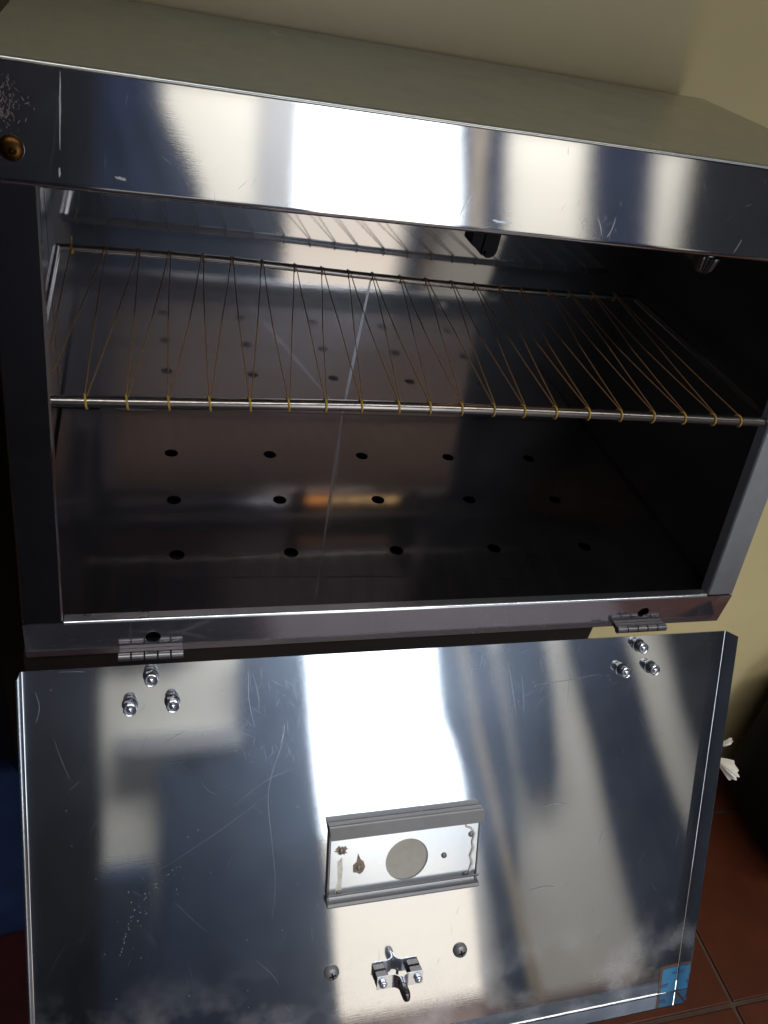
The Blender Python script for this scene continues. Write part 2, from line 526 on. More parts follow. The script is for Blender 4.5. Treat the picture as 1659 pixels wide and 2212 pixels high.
def hanging(name, left, right, z0, z1, y, mat, amp=0.008, waves=3, bottom=None):
    """a folded cloth of real thickness; its two side edges are lists of (x, z)"""
    bm = bmesh.new()
    nx, nz = 24, 30
    fr, bk = [], []
    for i in range(nx + 1):
        u = i / nx
        zb = z0 + (bottom(u) if bottom else 0)
        a, b = [], []
        for j in range(nz + 1):
            v = j / nz
            z = zb + (z1 - zb) * v
            x = lerp_list(left, z) * (1 - u) + lerp_list(right, z) * u
            yy = y + amp * math.sin(2 * math.pi * waves * u + 0.8 * v) * (1.1 - 0.4 * v)
            a.append(bm.verts.new((x, yy + 0.003, z)))
            b.append(bm.verts.new((x, yy - 0.003, z)))
        fr.append(a)
        bk.append(b)
    for i in range(nx):
        for j in range(nz):
            bm.faces.new((fr[i][j], fr[i + 1][j], fr[i + 1][j + 1], fr[i][j + 1]))
            bm.faces.new((bk[i][j], bk[i][j + 1], bk[i + 1][j + 1], bk[i + 1][j]))
        bm.faces.new((fr[i][0], bk[i][0], bk[i + 1][0], fr[i + 1][0]))
        bm.faces.new((fr[i][nz], fr[i + 1][nz], bk[i + 1][nz], bk[i][nz]))
    for j in range(nz):
        bm.faces.new((fr[0][j], fr[0][j + 1], bk[0][j + 1], bk[0][j]))
        bm.faces.new((fr[nx][j], bk[nx][j], bk[nx][j + 1], fr[nx][j + 1]))
    return obj(name, bm, mat, smooth=True)


YB = RY0 + 0.030
wd = empty('wardrobe', (-0.70, RY0 + 0.2, FLOOR_Z))
obj('carcass', box(-0.80, 0.68, -0.19, 0.12, 0, 2.3), M_DARK, wd)
for k in range(2):
    d = obj('door', box(-0.79 + k * 0.74, -0.06 + k * 0.73, 0.121, 0.14, 0.06, 2.26), M_DARK, wd)
    obj('handle', box((-0.10, -0.03)[k], (-0.085, -0.015)[k], 0.141, 0.16, 1.0, 1.2), M_ZINC, d)
tag(wd, 'tall black wardrobe against the rear wall left of the doorway', 'wardrobe')
tag(hanging('silhouette_coat', [(-0.06, 0)], [(0.12, 0.95), (0.131, 0.735), (0.137, 0.693), (0.172, 0.621), (0.20, 0.58), (0.22, 0.536), (0.234, 0.504), (0.24, 0.45), (0.23, 0.22)],
            0.22, 0.825, YB, M_NAVY, 0.007, 3), 'dark navy coat shape standing in for the mirrored person at the camera', 'coat')  # replaces the mirrored outline of the person at the camera
tag(hanging('silhouette_cloth', [(0.345, 0.30), (0.342, -0.02), (0.19, -0.085), (0.11, -0.138), (0.134, -0.19), (0.126, -0.24), (0.12, -0.3), (0.08, -0.83)],
            [(0.50, 0.30), (0.537, 0.164), (0.542, 0.008), (0.549, -0.167), (0.558, -0.315), (0.578, -0.535), (0.575, -0.83)], FLOOR_Z + 0.02, 0.21, YB, M_SLATE, 0.006, 3),
    'slate blue cloth left of the doorway standing in for the mirrored person at the camera', 'cloth')  # added in place of the mirrored body of the person at the camera
sh = obj('silhouette_bar', box(0.022, 0.345, RY0 + 0.002, RY0 + 0.05, -0.076, -0.02), M_GREYW, bevel=0.002)
tag(sh, 'narrow grey shelf standing in for part of the mirrored person at the camera', 'shelf')  # bar added in place of part of the mirrored person
ch = obj('chest', box(-0.02, 0.10, RY0 + 0.002, RY0 + 0.20, FLOOR_Z + 0.001, -0.36), M_SLATE, bevel=0.01)
tag(ch, 'small slate blue chest below the grey shelf', 'chest')
gj = obj('wall_board', box(0.386, DW0 - 0.002, RY0 + 0.001, RY0 + 0.012, 0.215, DWT), M_GREYW, bevel=0.001)
tag(gj, 'grey upright board at the left of the bright doorway', 'board')
tag(hanging('curtain', [(0.930, 0.9), (0.931, 0.747), (0.965, 0.47), (0.945, 0.165), (0.941, 0.02), (0.95, -0.097), (0.968, -0.116), (1.004, -0.32), (1.035, -0.5), (1.06, -0.83)], [(0.985, 0.9), (1.012, 0.47), (1.02, 0.3), (1.02, 0.16), (1.024, -0.076), (1.064, -0.326), (1.10, -0.6), (1.14, -0.83)],
            FLOOR_Z + 0.02, 0.825, YB, M_SLATE, 0.004, 1), 'narrow slate blue curtain at the right side of the doorway', 'curtain', 'curtains on the rear wall')
bm = tube([(0.981, YB + 0.02, 0.82), (0.993, YB + 0.02, 0.73), (1.022, YB + 0.02, 0.16), (1.04, YB + 0.02, -0.077), (1.077, YB + 0.025, -0.328), (1.10, YB + 0.03, -0.53), (1.15, YB + 0.04, -0.845)], 0.0135, 12)
tag(obj('wooden_pole', bm, M_WOOD, smooth=True), 'bent tan wooden pole leaning between the slate and the navy curtain', 'pole')
tag(hanging('curtain', [(1.01, 0.9), (1.02, 0.72), (1.045, 0.485), (1.035, 0.16), (1.055, -0.078), (1.09, -0.33), (1.107, -0.509), (1.125, -0.60)],
            [(1.08, 0.9), (1.083, 0.72), (1.108, 0.49), (1.113, 0.156), (1.123, 0.058), (1.146, -0.133), (1.16, -0.3), (1.127, -0.60)], -0.60, 0.825, YB, M_NAVY, 0.004, 1),
    'narrow navy curtain ending in a point right of the tan pole', 'curtain', 'curtains on the rear wall')
tag(hanging('hanging_towel', [(1.15, 0.22), (1.156, 0.154), (1.161, 0.056), (1.177, -0.135), (1.19, -0.30)], [(1.30, 0.22), (1.306, 0.167), (1.319, 0.0), (1.313, -0.192), (1.32, -0.32)],
            -0.23, 0.22, YB, M_SLATE, 0.005, 2, bottom=lambda u: -0.10 * (1 - abs(2 * ((u * 2) % 1) - 1))), 'slate towel with two pointed ends hanging on the rear wall', 'towel')
tag(hanging('curtain', [(1.365, 0.9), (1.362, 0.72), (1.392, 0.49), (1.39, 0.16), (1.421, 0.01), (1.451, -0.156), (1.482, -0.483), (1.514, -0.83)],
            [(1.575, 0.9), (1.575, 0.72), (1.593, 0.466), (1.63, 0.1), (1.65, 0.0), (1.677, -0.175), (1.704, -0.337), (1.74, -0.5), (1.78, -0.83)], FLOOR_Z + 0.02, 0.825, YB, M_NAVY, 0.008, 4),
    'wide navy curtain on the right half of the rear wall', 'curtain', 'curtains on the rear wall')
tag(hanging('curtain', [(1.69, 0.9), (1.689, 0.72), (1.688, 0.47), (1.772, 0.16), (1.785, -0.084), (1.819, -0.265), (1.796, -0.354), (1.724, -0.511), (1.70, -0.83)], [(2.15, 0)],
            FLOOR_Z + 0.02, 0.825, YB + 0.02, M_DARK, 0.012, 6), 'black curtain near the right corner of the rear wall', 'curtain', 'curtains on the rear wall')

# ------------------------------------------------------------------ things round the cabinet
bm = box(-0.52, 0.5815, 0.342, 0.352, 0.30, 1.0)
for v in bm.verts:
    if v.co.x > 0:
        v.co.x -= 0.17 * (v.co.z - 0.38)
bb = obj('backboard', bm, M_BOARD, bevel=0.001)
tag(bb, 'plain beige board standing against the wall behind the steel cabinet', 'board')

st = empty('stand', (0.24, 0.16, FLOOR_Z))
obj('apron', box(-0.243, 0.232, -0.155, -0.135, 0.73, FLOOR_Z * -1 - 0.004), M_DARKM, st)
obj('table_top', box(-0.235, 0.232, -0.134, 0.17, 0.80, FLOOR_Z * -1 - 0.0005), M_DARKM, st)
for sx in (-0.215, 0.212):
    for sy in (-0.125, 0.15):
        obj('leg', box(sx - 0.015, sx + 0.015, sy - 0.009, sy + 0.015, 0.0, 0.7995), M_DARKM, st)
tag(st, 'black metal stand carrying the steel cabinet', 'stand')

cb = empty('cupboard', (-0.36, 0.2, FLOOR_Z))
obj('carcass', box(-0.34, 0.315, -0.08, 0.15, 0.56, 1.28), M_DARK, cb, bevel=0.004)
for s in (-0.3, 0.12):
    for t in (-0.05, 0.12):
        obj('leg', box(s - 0.02, s + 0.02, t - 0.02, t + 0.02, 0, 0.5595), M_DARK, cb)
tag(cb, 'dark cupboard standing at the left side of the steel cabinet', 'cupboard')


def blob(name, c, r, mat, noise=0.05, freq=3.0, sq=0.55, sub=4, seed=1, flat=None):
    """soft lump: rounded box with folds"""
    from mathutils import noise as mn
    bm = bmesh.new()
    bmesh.ops.create_icosphere(bm, subdivisions=sub, radius=1)
    for v in bm.verts:
        d = v.co.normalized()
        q = Vector([math.copysign(abs(a) ** sq, a) for a in d])
        k = 1 + noise * mn.fractal(d * freq + Vector((seed * 7.1, 0, 0)), 1.0, 2.0, 4) - noise * 0.6 * abs(mn.noise(d * freq * 2.3 + Vector((0, seed, 0))))
        v.co = Vector((q.x * r[0], q.y * r[1], q.z * r[2])) * k
        if flat is not None and v.co.z < -r[2] * flat:
            v.co.z = -r[2] * flat
        v.co += Vector(c)
    return obj(name, bm, mat, smooth=True)


bag = blob('padded_seat', (1.455, 0.175, -0.615), (0.31, 0.165, 0.230), M_BLACKC, 0.05, 1.6, 0.60, 4, 3, flat=1.0)
tag(bag, 'black padded seat on the tiles against the yellow wall', 'seat')

bl = blob('cloth_bundle', (-0.25, 0.245, -0.60), (0.26, 0.098, 0.255), M_BLUEC, 0.16, 2.2, 0.8, 4, 5, flat=1.0)
tag(bl, 'royal blue cloth bundle on the floor under the left of the cabinet', 'cloth')

# crumpled white tissue lying at the edge of the black seat
bm = bmesh.new()
from mathutils import noise as mnoise


def ruffle(bm, apex, tip, spread, depth, n=26, m=10, seed=0):
    apex, tip, spread, depth = Vector(apex), Vector(tip), Vector(spread), Vector(depth)
    rows = []
    for i in range(n + 1):
        u = i / n * 2 - 1
        row = []
        for j in range(m + 1):
            v = j / m
            p = apex + (tip - apex) * v * (1 - 0.28 * u * u) + spread * u * v ** 0.8
            p += depth * (math.cos(u * 1.5) * math.sin(v * 2.3) + 0.07 * v * math.sin(u * 11 + seed) + 0.2 * v * mnoise.noise(Vector((u * 4, v * 4, seed))))
            p += (tip - apex) * 0.05 * v ** 3 * math.sin(u * 13 + seed)
            row.append(p)
        rows.append(row)
    f = [[bm.verts.new(p) for p in r] for r in rows]
    b = [[bm.verts.new(p - depth.normalized() * 0.0015) for p in r] for r in rows]
    for i in range(n):
        for j in range(m):
            bm.faces.new((f[i][j], f[i + 1][j], f[i + 1][j + 1], f[i][j + 1]))
            bm.faces.new((b[i][j], b[i][j + 1], b[i + 1][j + 1], b[i + 1][j]))
        bm.faces.new((f[i][m], f[i + 1][m], b[i + 1][m], b[i][m]))


ruffle(bm, (1.020, 0.205, -0.575), (1.046, 0.174, -0.580), (0.007, 0.011, 0.011), (-0.008, -0.012, 0.010), seed=1)
ruffle(bm, (1.020, 0.215, -0.550), (1.040, 0.213, -0.541), (0.005, 0.003, 0.008), (-0.008, -0.010, 0.008), seed=4)
ts = obj('crumpled_tissue', bm, M_WHITE, smooth=True)
tag(ts, 'crumpled white tissue with ruffled edges beside the black padded seat', 'tissue')

# ------------------------------------------------------------------ the steel cabinet
inc = tag(empty('incubator', (0, 0, 0)), 'polished stainless steel cabinet with its front door hanging open', 'incubator')

# shell
yT = math.sin(SL) * BAND_T
prof = [(0.002, 0.0), (0.002, SILL), (yT + 0.003, TOP - 0.004), (0.325, TOP - 0.004), (0.325, 0.0)]
for sx in (0.0006, W - 0.0026):
    bm = bmesh.new()
    a = [bm.verts.new((sx, y, z)) for y, z in prof]
    b = [bm.verts.new((sx + 0.002, y, z)) for y, z in prof]
    bm.faces.new(a)
    bm.faces.new(b[::-1])
    for i in range(5):
        bm.faces.new((a[i], b[i], b[(i + 1) % 5], a[(i + 1) % 5]))
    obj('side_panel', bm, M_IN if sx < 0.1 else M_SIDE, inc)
obj('rear_panel', box(0.0028, W - 0.0028, DEPTH, DEPTH + 0.001, 0.001, TOP - 0.005), M_INB, inc)
obj('ceiling_panel', box(0.0028, W - 0.0028, 0.075, DEPTH - 0.0005, 0.352, 0.353), M_IN, inc)
obj('bottom_pan', box(0.003, W - 0.003, 0.004, DEPTH - 0.001, 0.0008, 0.0016), M_DARKM, inc)
holes = [circle(0.109 + i * 0.0962, 0.2381 - j * 0.0748, 0.0064) for i in range(6) for j in range(3) if not (i == 5 and j != 0) or True]
holes = [circle(0.109 + i * 0.0962, 0.2381 - j * 0.0748, 0.0064) for i in range(5) for j in range(3)]
obj('floor_panel', plate([(0.0032, 0.006), (W - 0.0032, 0.006), (W - 0.0032, DEPTH - 0.0006), (0.0032, DEPTH - 0.0006)], holes, 0.0012,
                         Matrix.Translation((0, 0, FLOOR))), M_IN, inc)

# top sheet with a rolled front edge
R0 = 0.0011
tp = arc(yT + R0 + 0.0008, TOP - R0, R0, 180 + math.degrees(SL) - 8, 90, 6) + [(0.3265, TOP)]
obj('top_panel', strip_profile(tp, -0.001, W + 0.001, 0.001, 1, lambda a, p, q: Vector((a, p, q))), M_TOP, inc, smooth=True)

# front band with a hemmed lower lip
e = BAND_T - 0.0016
LR = 0.0028
lip = [(OPEN_T + 0.0030 - LR * math.sin(math.radians(t)), -LR + LR * math.cos(math.radians(t))) for t in range(0, 91, 15)]
bp = [(e, 0.0)] + lip + [(OPEN_T + 0.0002 + 0.022 * (math.tan(SL) - 0.083), -LR - 0.022), (OPEN_T + 0.012, -0.0265)]
obj('front_band', strip_profile(bp, 0.0, W, -0.0008, 1, lambda a, p, q: MF @ Vector((a, p, q + 0.0008))), M_BAND, inc, smooth=True)
for a, b, m in ((0.0, 0.0269, M_STILE), (0.5726, W, M_SILE)):
    obj('stile', strip_profile([(a + 0.0012, -0.012), (a, -0.0012), (a + 0.0012, 0.0)] + [(b - 0.0012, 0.0), (b, -0.0012), (b, -0.010)], 0.0006, OPEN_T + 0.004, -0.0008, 1,
                                lambda s, p, q: MF @ Vector((p, s, q))), m, inc, smooth=True)

# sill with two drilled holes and a folded back top edge
MS = Matrix(((1, 0, 0, 0), (0, 0, -1, 0), (0, 1, 0, 0), (0, 0, 0, 1)))
obj('sill', plate([(0, 0.0003), (W, 0.0003), (W, SILL - 0.0012), (0, SILL - 0.0012)],
                  [circle(0.0885, 0.0156, 0.0056), circle(0.5128, 0.0164, 0.0056)], 0.001, MS), M_SILL, inc)
obj('sill_lip', strip_profile(arc(0.0014, SILL - 0.0014, 0.0014, 185, 90, 4) + [(0.007, SILL + 0.0002)], 0.0275, 0.572, 0.0007, 1,
                              lambda a, p, q: Vector((a, p, q))), M_ZINC, inc, smooth=True)
obj('sill_backing', box(0.003, W - 0.003, 0.012, 0.013, 0.002, 0.016), M_DARK, inc)

# brass bolt on the upper left of the band
MB = MF @ Matrix.Translation((0.015, 0.309, 0.0016))
bm = add_lathe(bmesh.new(), [(0.0066, 0), (0.0066, 0.0008), (0.0055, 0.0018), (0.003, 0.0024), (0, 0.0026)], 20, MB)
add_lathe(bm, [(0.0020, 0.0022), (0.0020, 0.0036), (0.0014, 0.0040), (0.0009, 0.0034), (0, 0.0034)], 12, MB @ Matrix.Translation((0.001, -0.001, 0)))
obj('bolt', bm, M_BRASS, inc, smooth=True)

# inside fittings under the top
bm = bmesh.new()
MK = Matrix.Translation((0.300, 0.10, 0.3045))
vs = [(0.0, 0.0, 0.012), (0.001, 0, -0.006), (0.011, 0, -0.0125), (0.013, 0, 0.012)]
f = [bm.verts.new(MK @ Vector((x, -0.006, z))) for x, y, z in vs]
b = [bm.verts.new(MK @ Vector((x, 0.010, z))) for x, y, z in vs]
bm.faces.new(f)
bm.faces.new(b[::-1])
for i in range(4):
    bm.faces.new((f[i], b[i], b[(i + 1) % 4], f[(i + 1) % 4]))
sb = obj('sensor_block', bm, M_BLACKP, inc, bevel=0.0008)
sb.scale = (0.86, 1.0, 0.86)
sb.location = (0.3155 * 0.14, 0, 0.303 * 0.14)
out = [(0.012, 0.02), (0.012, -0.014), (0.0130, -0.0145), (0.0130, -0.0100), (0.0155, -0.0100), (0.0155, -0.0155)] + \
      [(0.0175 + 0.0075 * math.sin(math.radians(t)), -0.0085 - 0.0075 * math.cos(math.radians(t))) for t in range(10, 91, 16)] + [(0.025, 0.004)] + \
      [(0.019 + 0.006 * math.cos(math.radians(t)), 0.004 + 0.01 * math.sin(math.radians(t))) for t in range(20, 90, 20)] + [(0.018, 0.02)]
obj('sensor_cap', plate(out, [], 0.014, Matrix.Translation((0.300, 0.097, 0.3045)) @ MS @ Matrix.Translation((0, 0, 0.004))), M_BLACKP, sb)
obj('sensor_stem', tube([(0.309, 0.104, 0.314), (0.309, 0.104, 0.3515)], 0.006, 12), M_BLACKP, sb)

kg = obj('cable_gland', add_lathe(bmesh.new(), [(0, -0.009), (0.007, -0.009), (0.0095, -0.006), (0.0125, 0.006), (0.0125, 0.008)], 40,
                                  Matrix.Translation((0.5015, 0.10, 0.3005)) @ Matrix.Scale(0.76, 4), ribs=1, rib=0.0011), M_DARKM, inc)
obj('gland_nut', add_lathe(bmesh.new(), [(0.0075, 0.008), (0.0075, 0.013), (0.004, 0.0135), (0.004, 0.05)], 12, Matrix.Translation((0.5015, 0.10, 0.3005)) @ Matrix.Scale(0.76, 4)), M_ZINC, kg)

# unseen heater tube, added for the orange glow mirrored in the floor
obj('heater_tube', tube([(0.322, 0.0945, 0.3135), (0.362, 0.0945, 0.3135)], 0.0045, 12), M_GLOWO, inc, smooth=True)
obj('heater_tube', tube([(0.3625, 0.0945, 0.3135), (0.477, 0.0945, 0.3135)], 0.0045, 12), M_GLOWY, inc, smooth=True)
obj('heater_clip', box(0.3195, 0.3218, 0.0905, 0.0985, 0.309, 0.3515), M_DARKM, inc)
obj('glow_blocker', box(0.3220, 0.4773, 0.0855, 0.106, 0.3190, 0.3200), M_DARK, inc)  # unseen plates added to block stray mirrored copies of the glow
obj('glow_blocker', box(0.4775, 0.4790, 0.086, 0.200, 0.306, 0.3515), M_DARK, inc)

# marks on the sheets: scratches, scuffs and a painted light streak that stand a hair proud of the steel
def scuff(pts, width, M, name='scratch', mat=None, parent=None, lift=0.00025, jitter=0.25):
    """a thin flat sliver along a polyline of local (x, y)"""
    bm = bmesh.new()
    P = [Vector(p) for p in pts]
    dense = []
    for i in range(len(P) - 1):
        p0, p1, p2, p3 = P[max(i - 1, 0)], P[i], P[i + 1], P[min(i + 2, len(P) - 1)]
        for k in range(7):
            t = k / 7
            dense.append(0.5 * ((2 * p1) + (p2 - p0) * t + (2 * p0 - 5 * p1 + 4 * p2 - p3) * t * t + (3 * p1 - p0 - 3 * p2 + p3) * t ** 3))
    dense.append(P[-1])
    n = len(dense)
    L, R_ = [], []
    for i, p in enumerate(dense):
        t = (dense[min(i + 1, n - 1)] - dense[max(i - 1, 0)]).normalized()
        s = Vector((-t.y, t.x))
        w = width * 0.5 * (0.25 + 0.75 * math.sin(math.pi * min(1, max(0.04, (i + 0.5) / n)))) * random.uniform(1 - jitter, 1 + jitter)
        o = s * random.uniform(-0.6, 0.6) * width * jitter
        a, b = p + s * w + o, p - s * w + o
        L.append(bm.verts.new(M @ Vector((a.x, a.y, lift))))
        R_.append(bm.verts.new(M @ Vector((b.x, b.y, lift))))
    for i in range(n - 1):
        bm.faces.new((L[i], L[i + 1], R_[i + 1], R_[i]))
    return obj(name, bm, mat or M_SCUFF, parent or inc)


MFB = MF @ Matrix.Translation((0, 0, 0.0016))
scuff([(0.0413, 0.349), (0.0403, 0.330), (0.0395, 0.311)], 0.0008, MFB, mat=M_PALE)
scuff([(0.0388, 0.302), (0.0386, 0.297)], 0.0010, MFB, mat=M_PALE)
scuff([(0.0675, 0.3003), (0.0715, 0.2996), (0.0735, 0.2992)], 0.0016, MFB, mat=M_PALE)
scuff([(0.298, 0.2992), (0.304, 0.2985), (0.312, 0.2984)], 0.0013, MFB)
scuff([(0.3725, 0.308), (0.3765, 0.302), (0.3785, 0.297)], 0.0007, MFB)
scuff([(0.386, 0.309), (0.3855, 0.302), (0.383, 0.296)], 0.0007, MFB)
scuff([(0.281, 0.312), (0.2775, 0.305), (0.275, 0.299)], 0.0005, MFB)
scuff([(0.490, 0.304), (0.4885, 0.299), (0.4865, 0.295)], 0.0008, MFB)
# light smear painted as a long pale streak over floor and rear sheet
scuff([(0.2960, DEPTH - 0.003), (0.272, 0.232), (0.247, 0.140), (0.2176, 0.0325)], 0.0024, Matrix.Translation((0, 0, FLOOR)), 'streak', M_STREAKF, parent=inc, jitter=0.0)
MR = Matrix(((1, 0, 0, 0), (0, 0, -1, DEPTH), (0, 1, 0, 0), (0, 0, 0, 1)))
scuff([(0.2962, 0.020), (0.2985, 0.085), (0.3024, 0.185)], 0.0034, MR, 'streak', M_STREAK, parent=inc, jitter=0.0)
scuff([(0.056, 0.0200), (0.075, 0.0203), (0.0974, 0.0205)], 0.0028, MR, 'tape', M_PALE, inc)
scuff([(0.05, 0.062), (0.20, 0.058), (0.40, 0.050)], 0.0010, Matrix.Translation((0, 0, FLOOR)), 'scratch', M_ROD, inc)  # painted line for the rod mirrored in the floor

obj('seam', tube([(0.0036, 0.030, FLOOR + 0.0004), (0.0036, DEPTH - 0.002, FLOOR + 0.0004)], 0.0013, 8), M_DARK, inc)
obj('seam', tube([(W - 0.0036, 0.030, FLOOR + 0.0004), (W - 0.0036, DEPTH - 0.002, FLOOR + 0.0004)], 0.0013, 8), M_DARK, inc)
obj('slot', box(0.004, 0.040, DEPTH - 0.0012, DEPTH - 0.0002, FLOOR - 0.001, FLOOR + 0.0025), M_DARK, inc)
# hinges
def hinge(x0, x1):
    h = obj('hinge', box(x0 + 0.001, x1 - 0.001, -0.0032, -0.0002, 0.0002, 0.0042), M_DARKM, inc)
    n = 5
    for k in range(n):
        a = x0 + (x1 - x0) * k / n
        b = x0 + (x1 - x0) * (k + 1) / n
        obj('knuckle', add_lathe(bmesh.new(), [(0, 0), (0.0030, 0), (0.0034, 0.0004), (0.0034, b - a - 0.0010), (0.0030, b - a - 0.0006), (0, b - a - 0.0006)], 14,
                                 Matrix.Translation((a, -0.0068, 0.0030)) @ Matrix.Rotation(math.pi / 2, 4, 'Y')), M_HINGE, h, smooth=True)


hinge(0.0634, 0.1112)
hinge(0.4870, 0.5385)

# ---------------------------------------------------------------- the hanging door
XL, XR, DL, FH = -0.0036, 0.6058, 0.3905, 0.0155
r = 0.0016
dp = [(XL, FH), (XL, r)] + arc(XL + r, r, r, 180, 270, 4)[1:] + arc(XR - r, r, r, 270, 360, 4) + [(XR, FH)]
door = obj('door', strip_profile(dp, 0.0, -DL + 0.0016, -0.001, 14, lambda a, p, q: MD @ Vector((p, a, q))), M_DOOR, inc, smooth=True)
r = 0.0009
bf = arc(-DL + r, r, r, 270, 180, 4) + [(-DL, FH)]
obj('bottom_flange', strip_profile([(-DL + 0.0018, 0.0)] + bf, XL + 0.0012, XR - 0.0012, 0.001, 1, lambda a, p, q: MD @ Vector((a, p, q))), M_FLANGE, door, smooth=True)


def dome_nut(x, w, h):
    M = MD @ Matrix.Translation((x, w, 0.0002))
    bm = add_lathe(bmesh.new(), [(0.0060, 0), (0.0060, 0.0008), (0.0052, 0.0010)], 24, M)
    add_lathe(bm, [(0.0053, 0.0009), (0.0053, h * 0.55), (0.0050, h * 0.60)], 6, M @ Matrix.Rotation(0.3, 4, 'Z'))
    add_lathe(bm, [(0.0050, h * 0.55), (0.0050, h - 0.0012), (0.0048, h - 0.0003), (0.0043, h), (0.0037, h - 0.0003), (0.0028, h - 0.0018),
                   (0.0022, h - 0.0018), (0.0021, h - 0.0002), (0.0012, h + 0.0006), (0, h + 0.0008)], 24, M)
    o = obj('nut', bm, [M_NUTD, M_ZINC], door, smooth=True)
    up = MD.to_3x3() @ Vector((0, 0, 1))
    for p in o.data.polygons:
        d = (p.center - M.translation).dot(up)
        p.material_index = 1 if (d > h - 0.0011) else 0
    return o


for x, w, h in ((0.0869, -0.0085, 0.0115), (0.0717, -0.0308, 0.0115), (0.1025, -0.0303, 0.0115), (0.5113, -0.0086, 0.0095), (0.4963, -0.0308, 0.0095), (0.5264, -0.0305, 0.0095)):
    dome_nut(x, w, h)

for x, w in ((0.238, -0.2962), (0.3592, -0.2962)):
    M = MD @ Matrix.Translation((x, w, 0.0002)) @ Matrix.Rotation(0.25, 4, 'Z')
    bm = add_lathe(bmesh.new(), [(0.0068, 0), (0.0066, 0.0015), (0.0052, 0.0036), (0.003, 0.0046), (0, 0.0049)], 24, M)
    o = obj('screw', bm, M_RAIL, door, smooth=True)
    bm = add_box(bmesh.new(), -0.0030, 0.0030, -0.0007, 0.0007, 0.0030, 0.0050, M)
    add_box(bm, -0.0007, 0.0007, -0.0030, 0.0030, 0.0031, 0.00505, M)
    obj('slot', bm, M_DARK, door)

# sliding vent: two folded rails, a plate with a round hole
RXL, RXR = 0.2285, 0.3672
# upper rail leans over the plate
obj('vent_rail', strip_profile([(-0.1495, 0.0004), (-0.1488, 0.0068)] + [(-0.1492, 0.0078), (-0.1502, 0.0084)] + [(-0.1628, 0.0078)], RXL, RXR, 0.0008, 1,
                               lambda a, p, q: MD @ Vector((a + (p + 0.149) * -0.18, p, q))), M_RAIL, door, smooth=True)
obj('vent_rail', strip_profile([(-0.2145, 0.0076), (-0.2205, 0.0020), (-0.2215, 0.0018)] + [(-0.2225, 0.0078), (-0.2250, 0.0084), (-0.2270, 0.0070), (-0.2272, 0.0004)],
                               0.2300, 0.3690, 0.0008, 1, lambda a, p, q: MD @ Vector((a, p, q))), M_RAIL, door, smooth=True)
pl_in = plate([(0.2318, -0.2222), (0.3660, -0.2222), (0.3660, -0.153), (0.2318, -0.153)], [circle(0.3005, -0.1925, 0.0195, 40, 0.0200)], 0.0010,
              MD @ Matrix.Translation((0, 0, 0.0032)))
obj('vent_plate', pl_in, M_SLIDE, door)
obj('vent_plate', box(0.2300, 0.2312, -0.2218, -0.1535, 0.0004, 0.0042, M=MD), M_RAIL, door)
obj('vent_plate', box(0.3666, 0.3676, -0.2208, -0.1535, 0.0004, 0.0042, M=MD), M_RAIL, door)
obj('vent_disc', plate(circle(0.3005, -0.1925, 0.0203, 40), [], 0.0006, MD @ Matrix.Translation((0, 0, 0.0014))), M_DISC, door)
for x, w in ((0.3595, -0.1760), (0.3350, -0.1935), (0.3572, -0.2150), (0.2573, -0.1940), (0.2402, -0.2155), (0.2411, -0.1757)):
    M = MD @ Matrix.Translation((x, w, 0.0034))
    obj('rivet', add_lathe(bmesh.new(), [(0.0026, 0), (0.0024, 0.0008), (0.0013, 0.0014), (0.0010, 0.0010), (0, 0.0010)], 14, M), M_RAIL, door, smooth=True)


def stain(c, pts, M, mat, lift, name='stain', parent=None):
    return obj(name, plate([(c[0] + x, c[1] + y) for x, y in pts], [], 0.00012, M @ Matrix.Translation((0, 0, lift))), mat, parent or door)


def rag(rx, ry, n=22, j=0.35, seed=0):
    rnd = random.Random(seed)
    return [(rx * math.cos(2 * math.pi * k / n) * rnd.uniform(1 - j, 1 + j), ry * math.sin(2 * math.pi * k / n) * rnd.uniform(1 - j, 1 + j)) for k in range(n)]


stain((0.2411, -0.1757), rag(0.0050, 0.0045, seed=1), MD, M_STAIN, 0.0034)
stain((0.2573, -0.1920), [(-0.005, -0.006), (-0.0055, 0.001), (-0.0025, 0.0035), (-0.0015, 0.012), (0.001, 0.006), (0.004, 0.003), (0.0055, -0.002), (0.004, -0.006), (0.001, -0.0085), (-0.002, -0.0065)], MD, M_STAIN, 0.0034)
stain((0.2400, -0.1960), [(-0.0030, -0.020), (-0.0012, -0.008), (-0.002, 0.010), (0.002, 0.014), (0.003, 0.0), (0.0022, -0.012), (0.003, -0.021)], MD, M_GLUE, 0.0033)
gl = [(0.3515, -0.160), (0.3545, -0.168), (0.3590, -0.170), (0.3625, -0.175), (0.3610, -0.184), (0.3625, -0.190), (0.3600, -0.197), (0.3625, -0.204), (0.3605, -0.212)]
obj('glue_bead', tube([MD @ Vector((x, w, 0.0036)) for x, w in gl], [0.0009 + 0.0006 * random.random() for _ in gl], 8), M_GLUE, door, smooth=True)

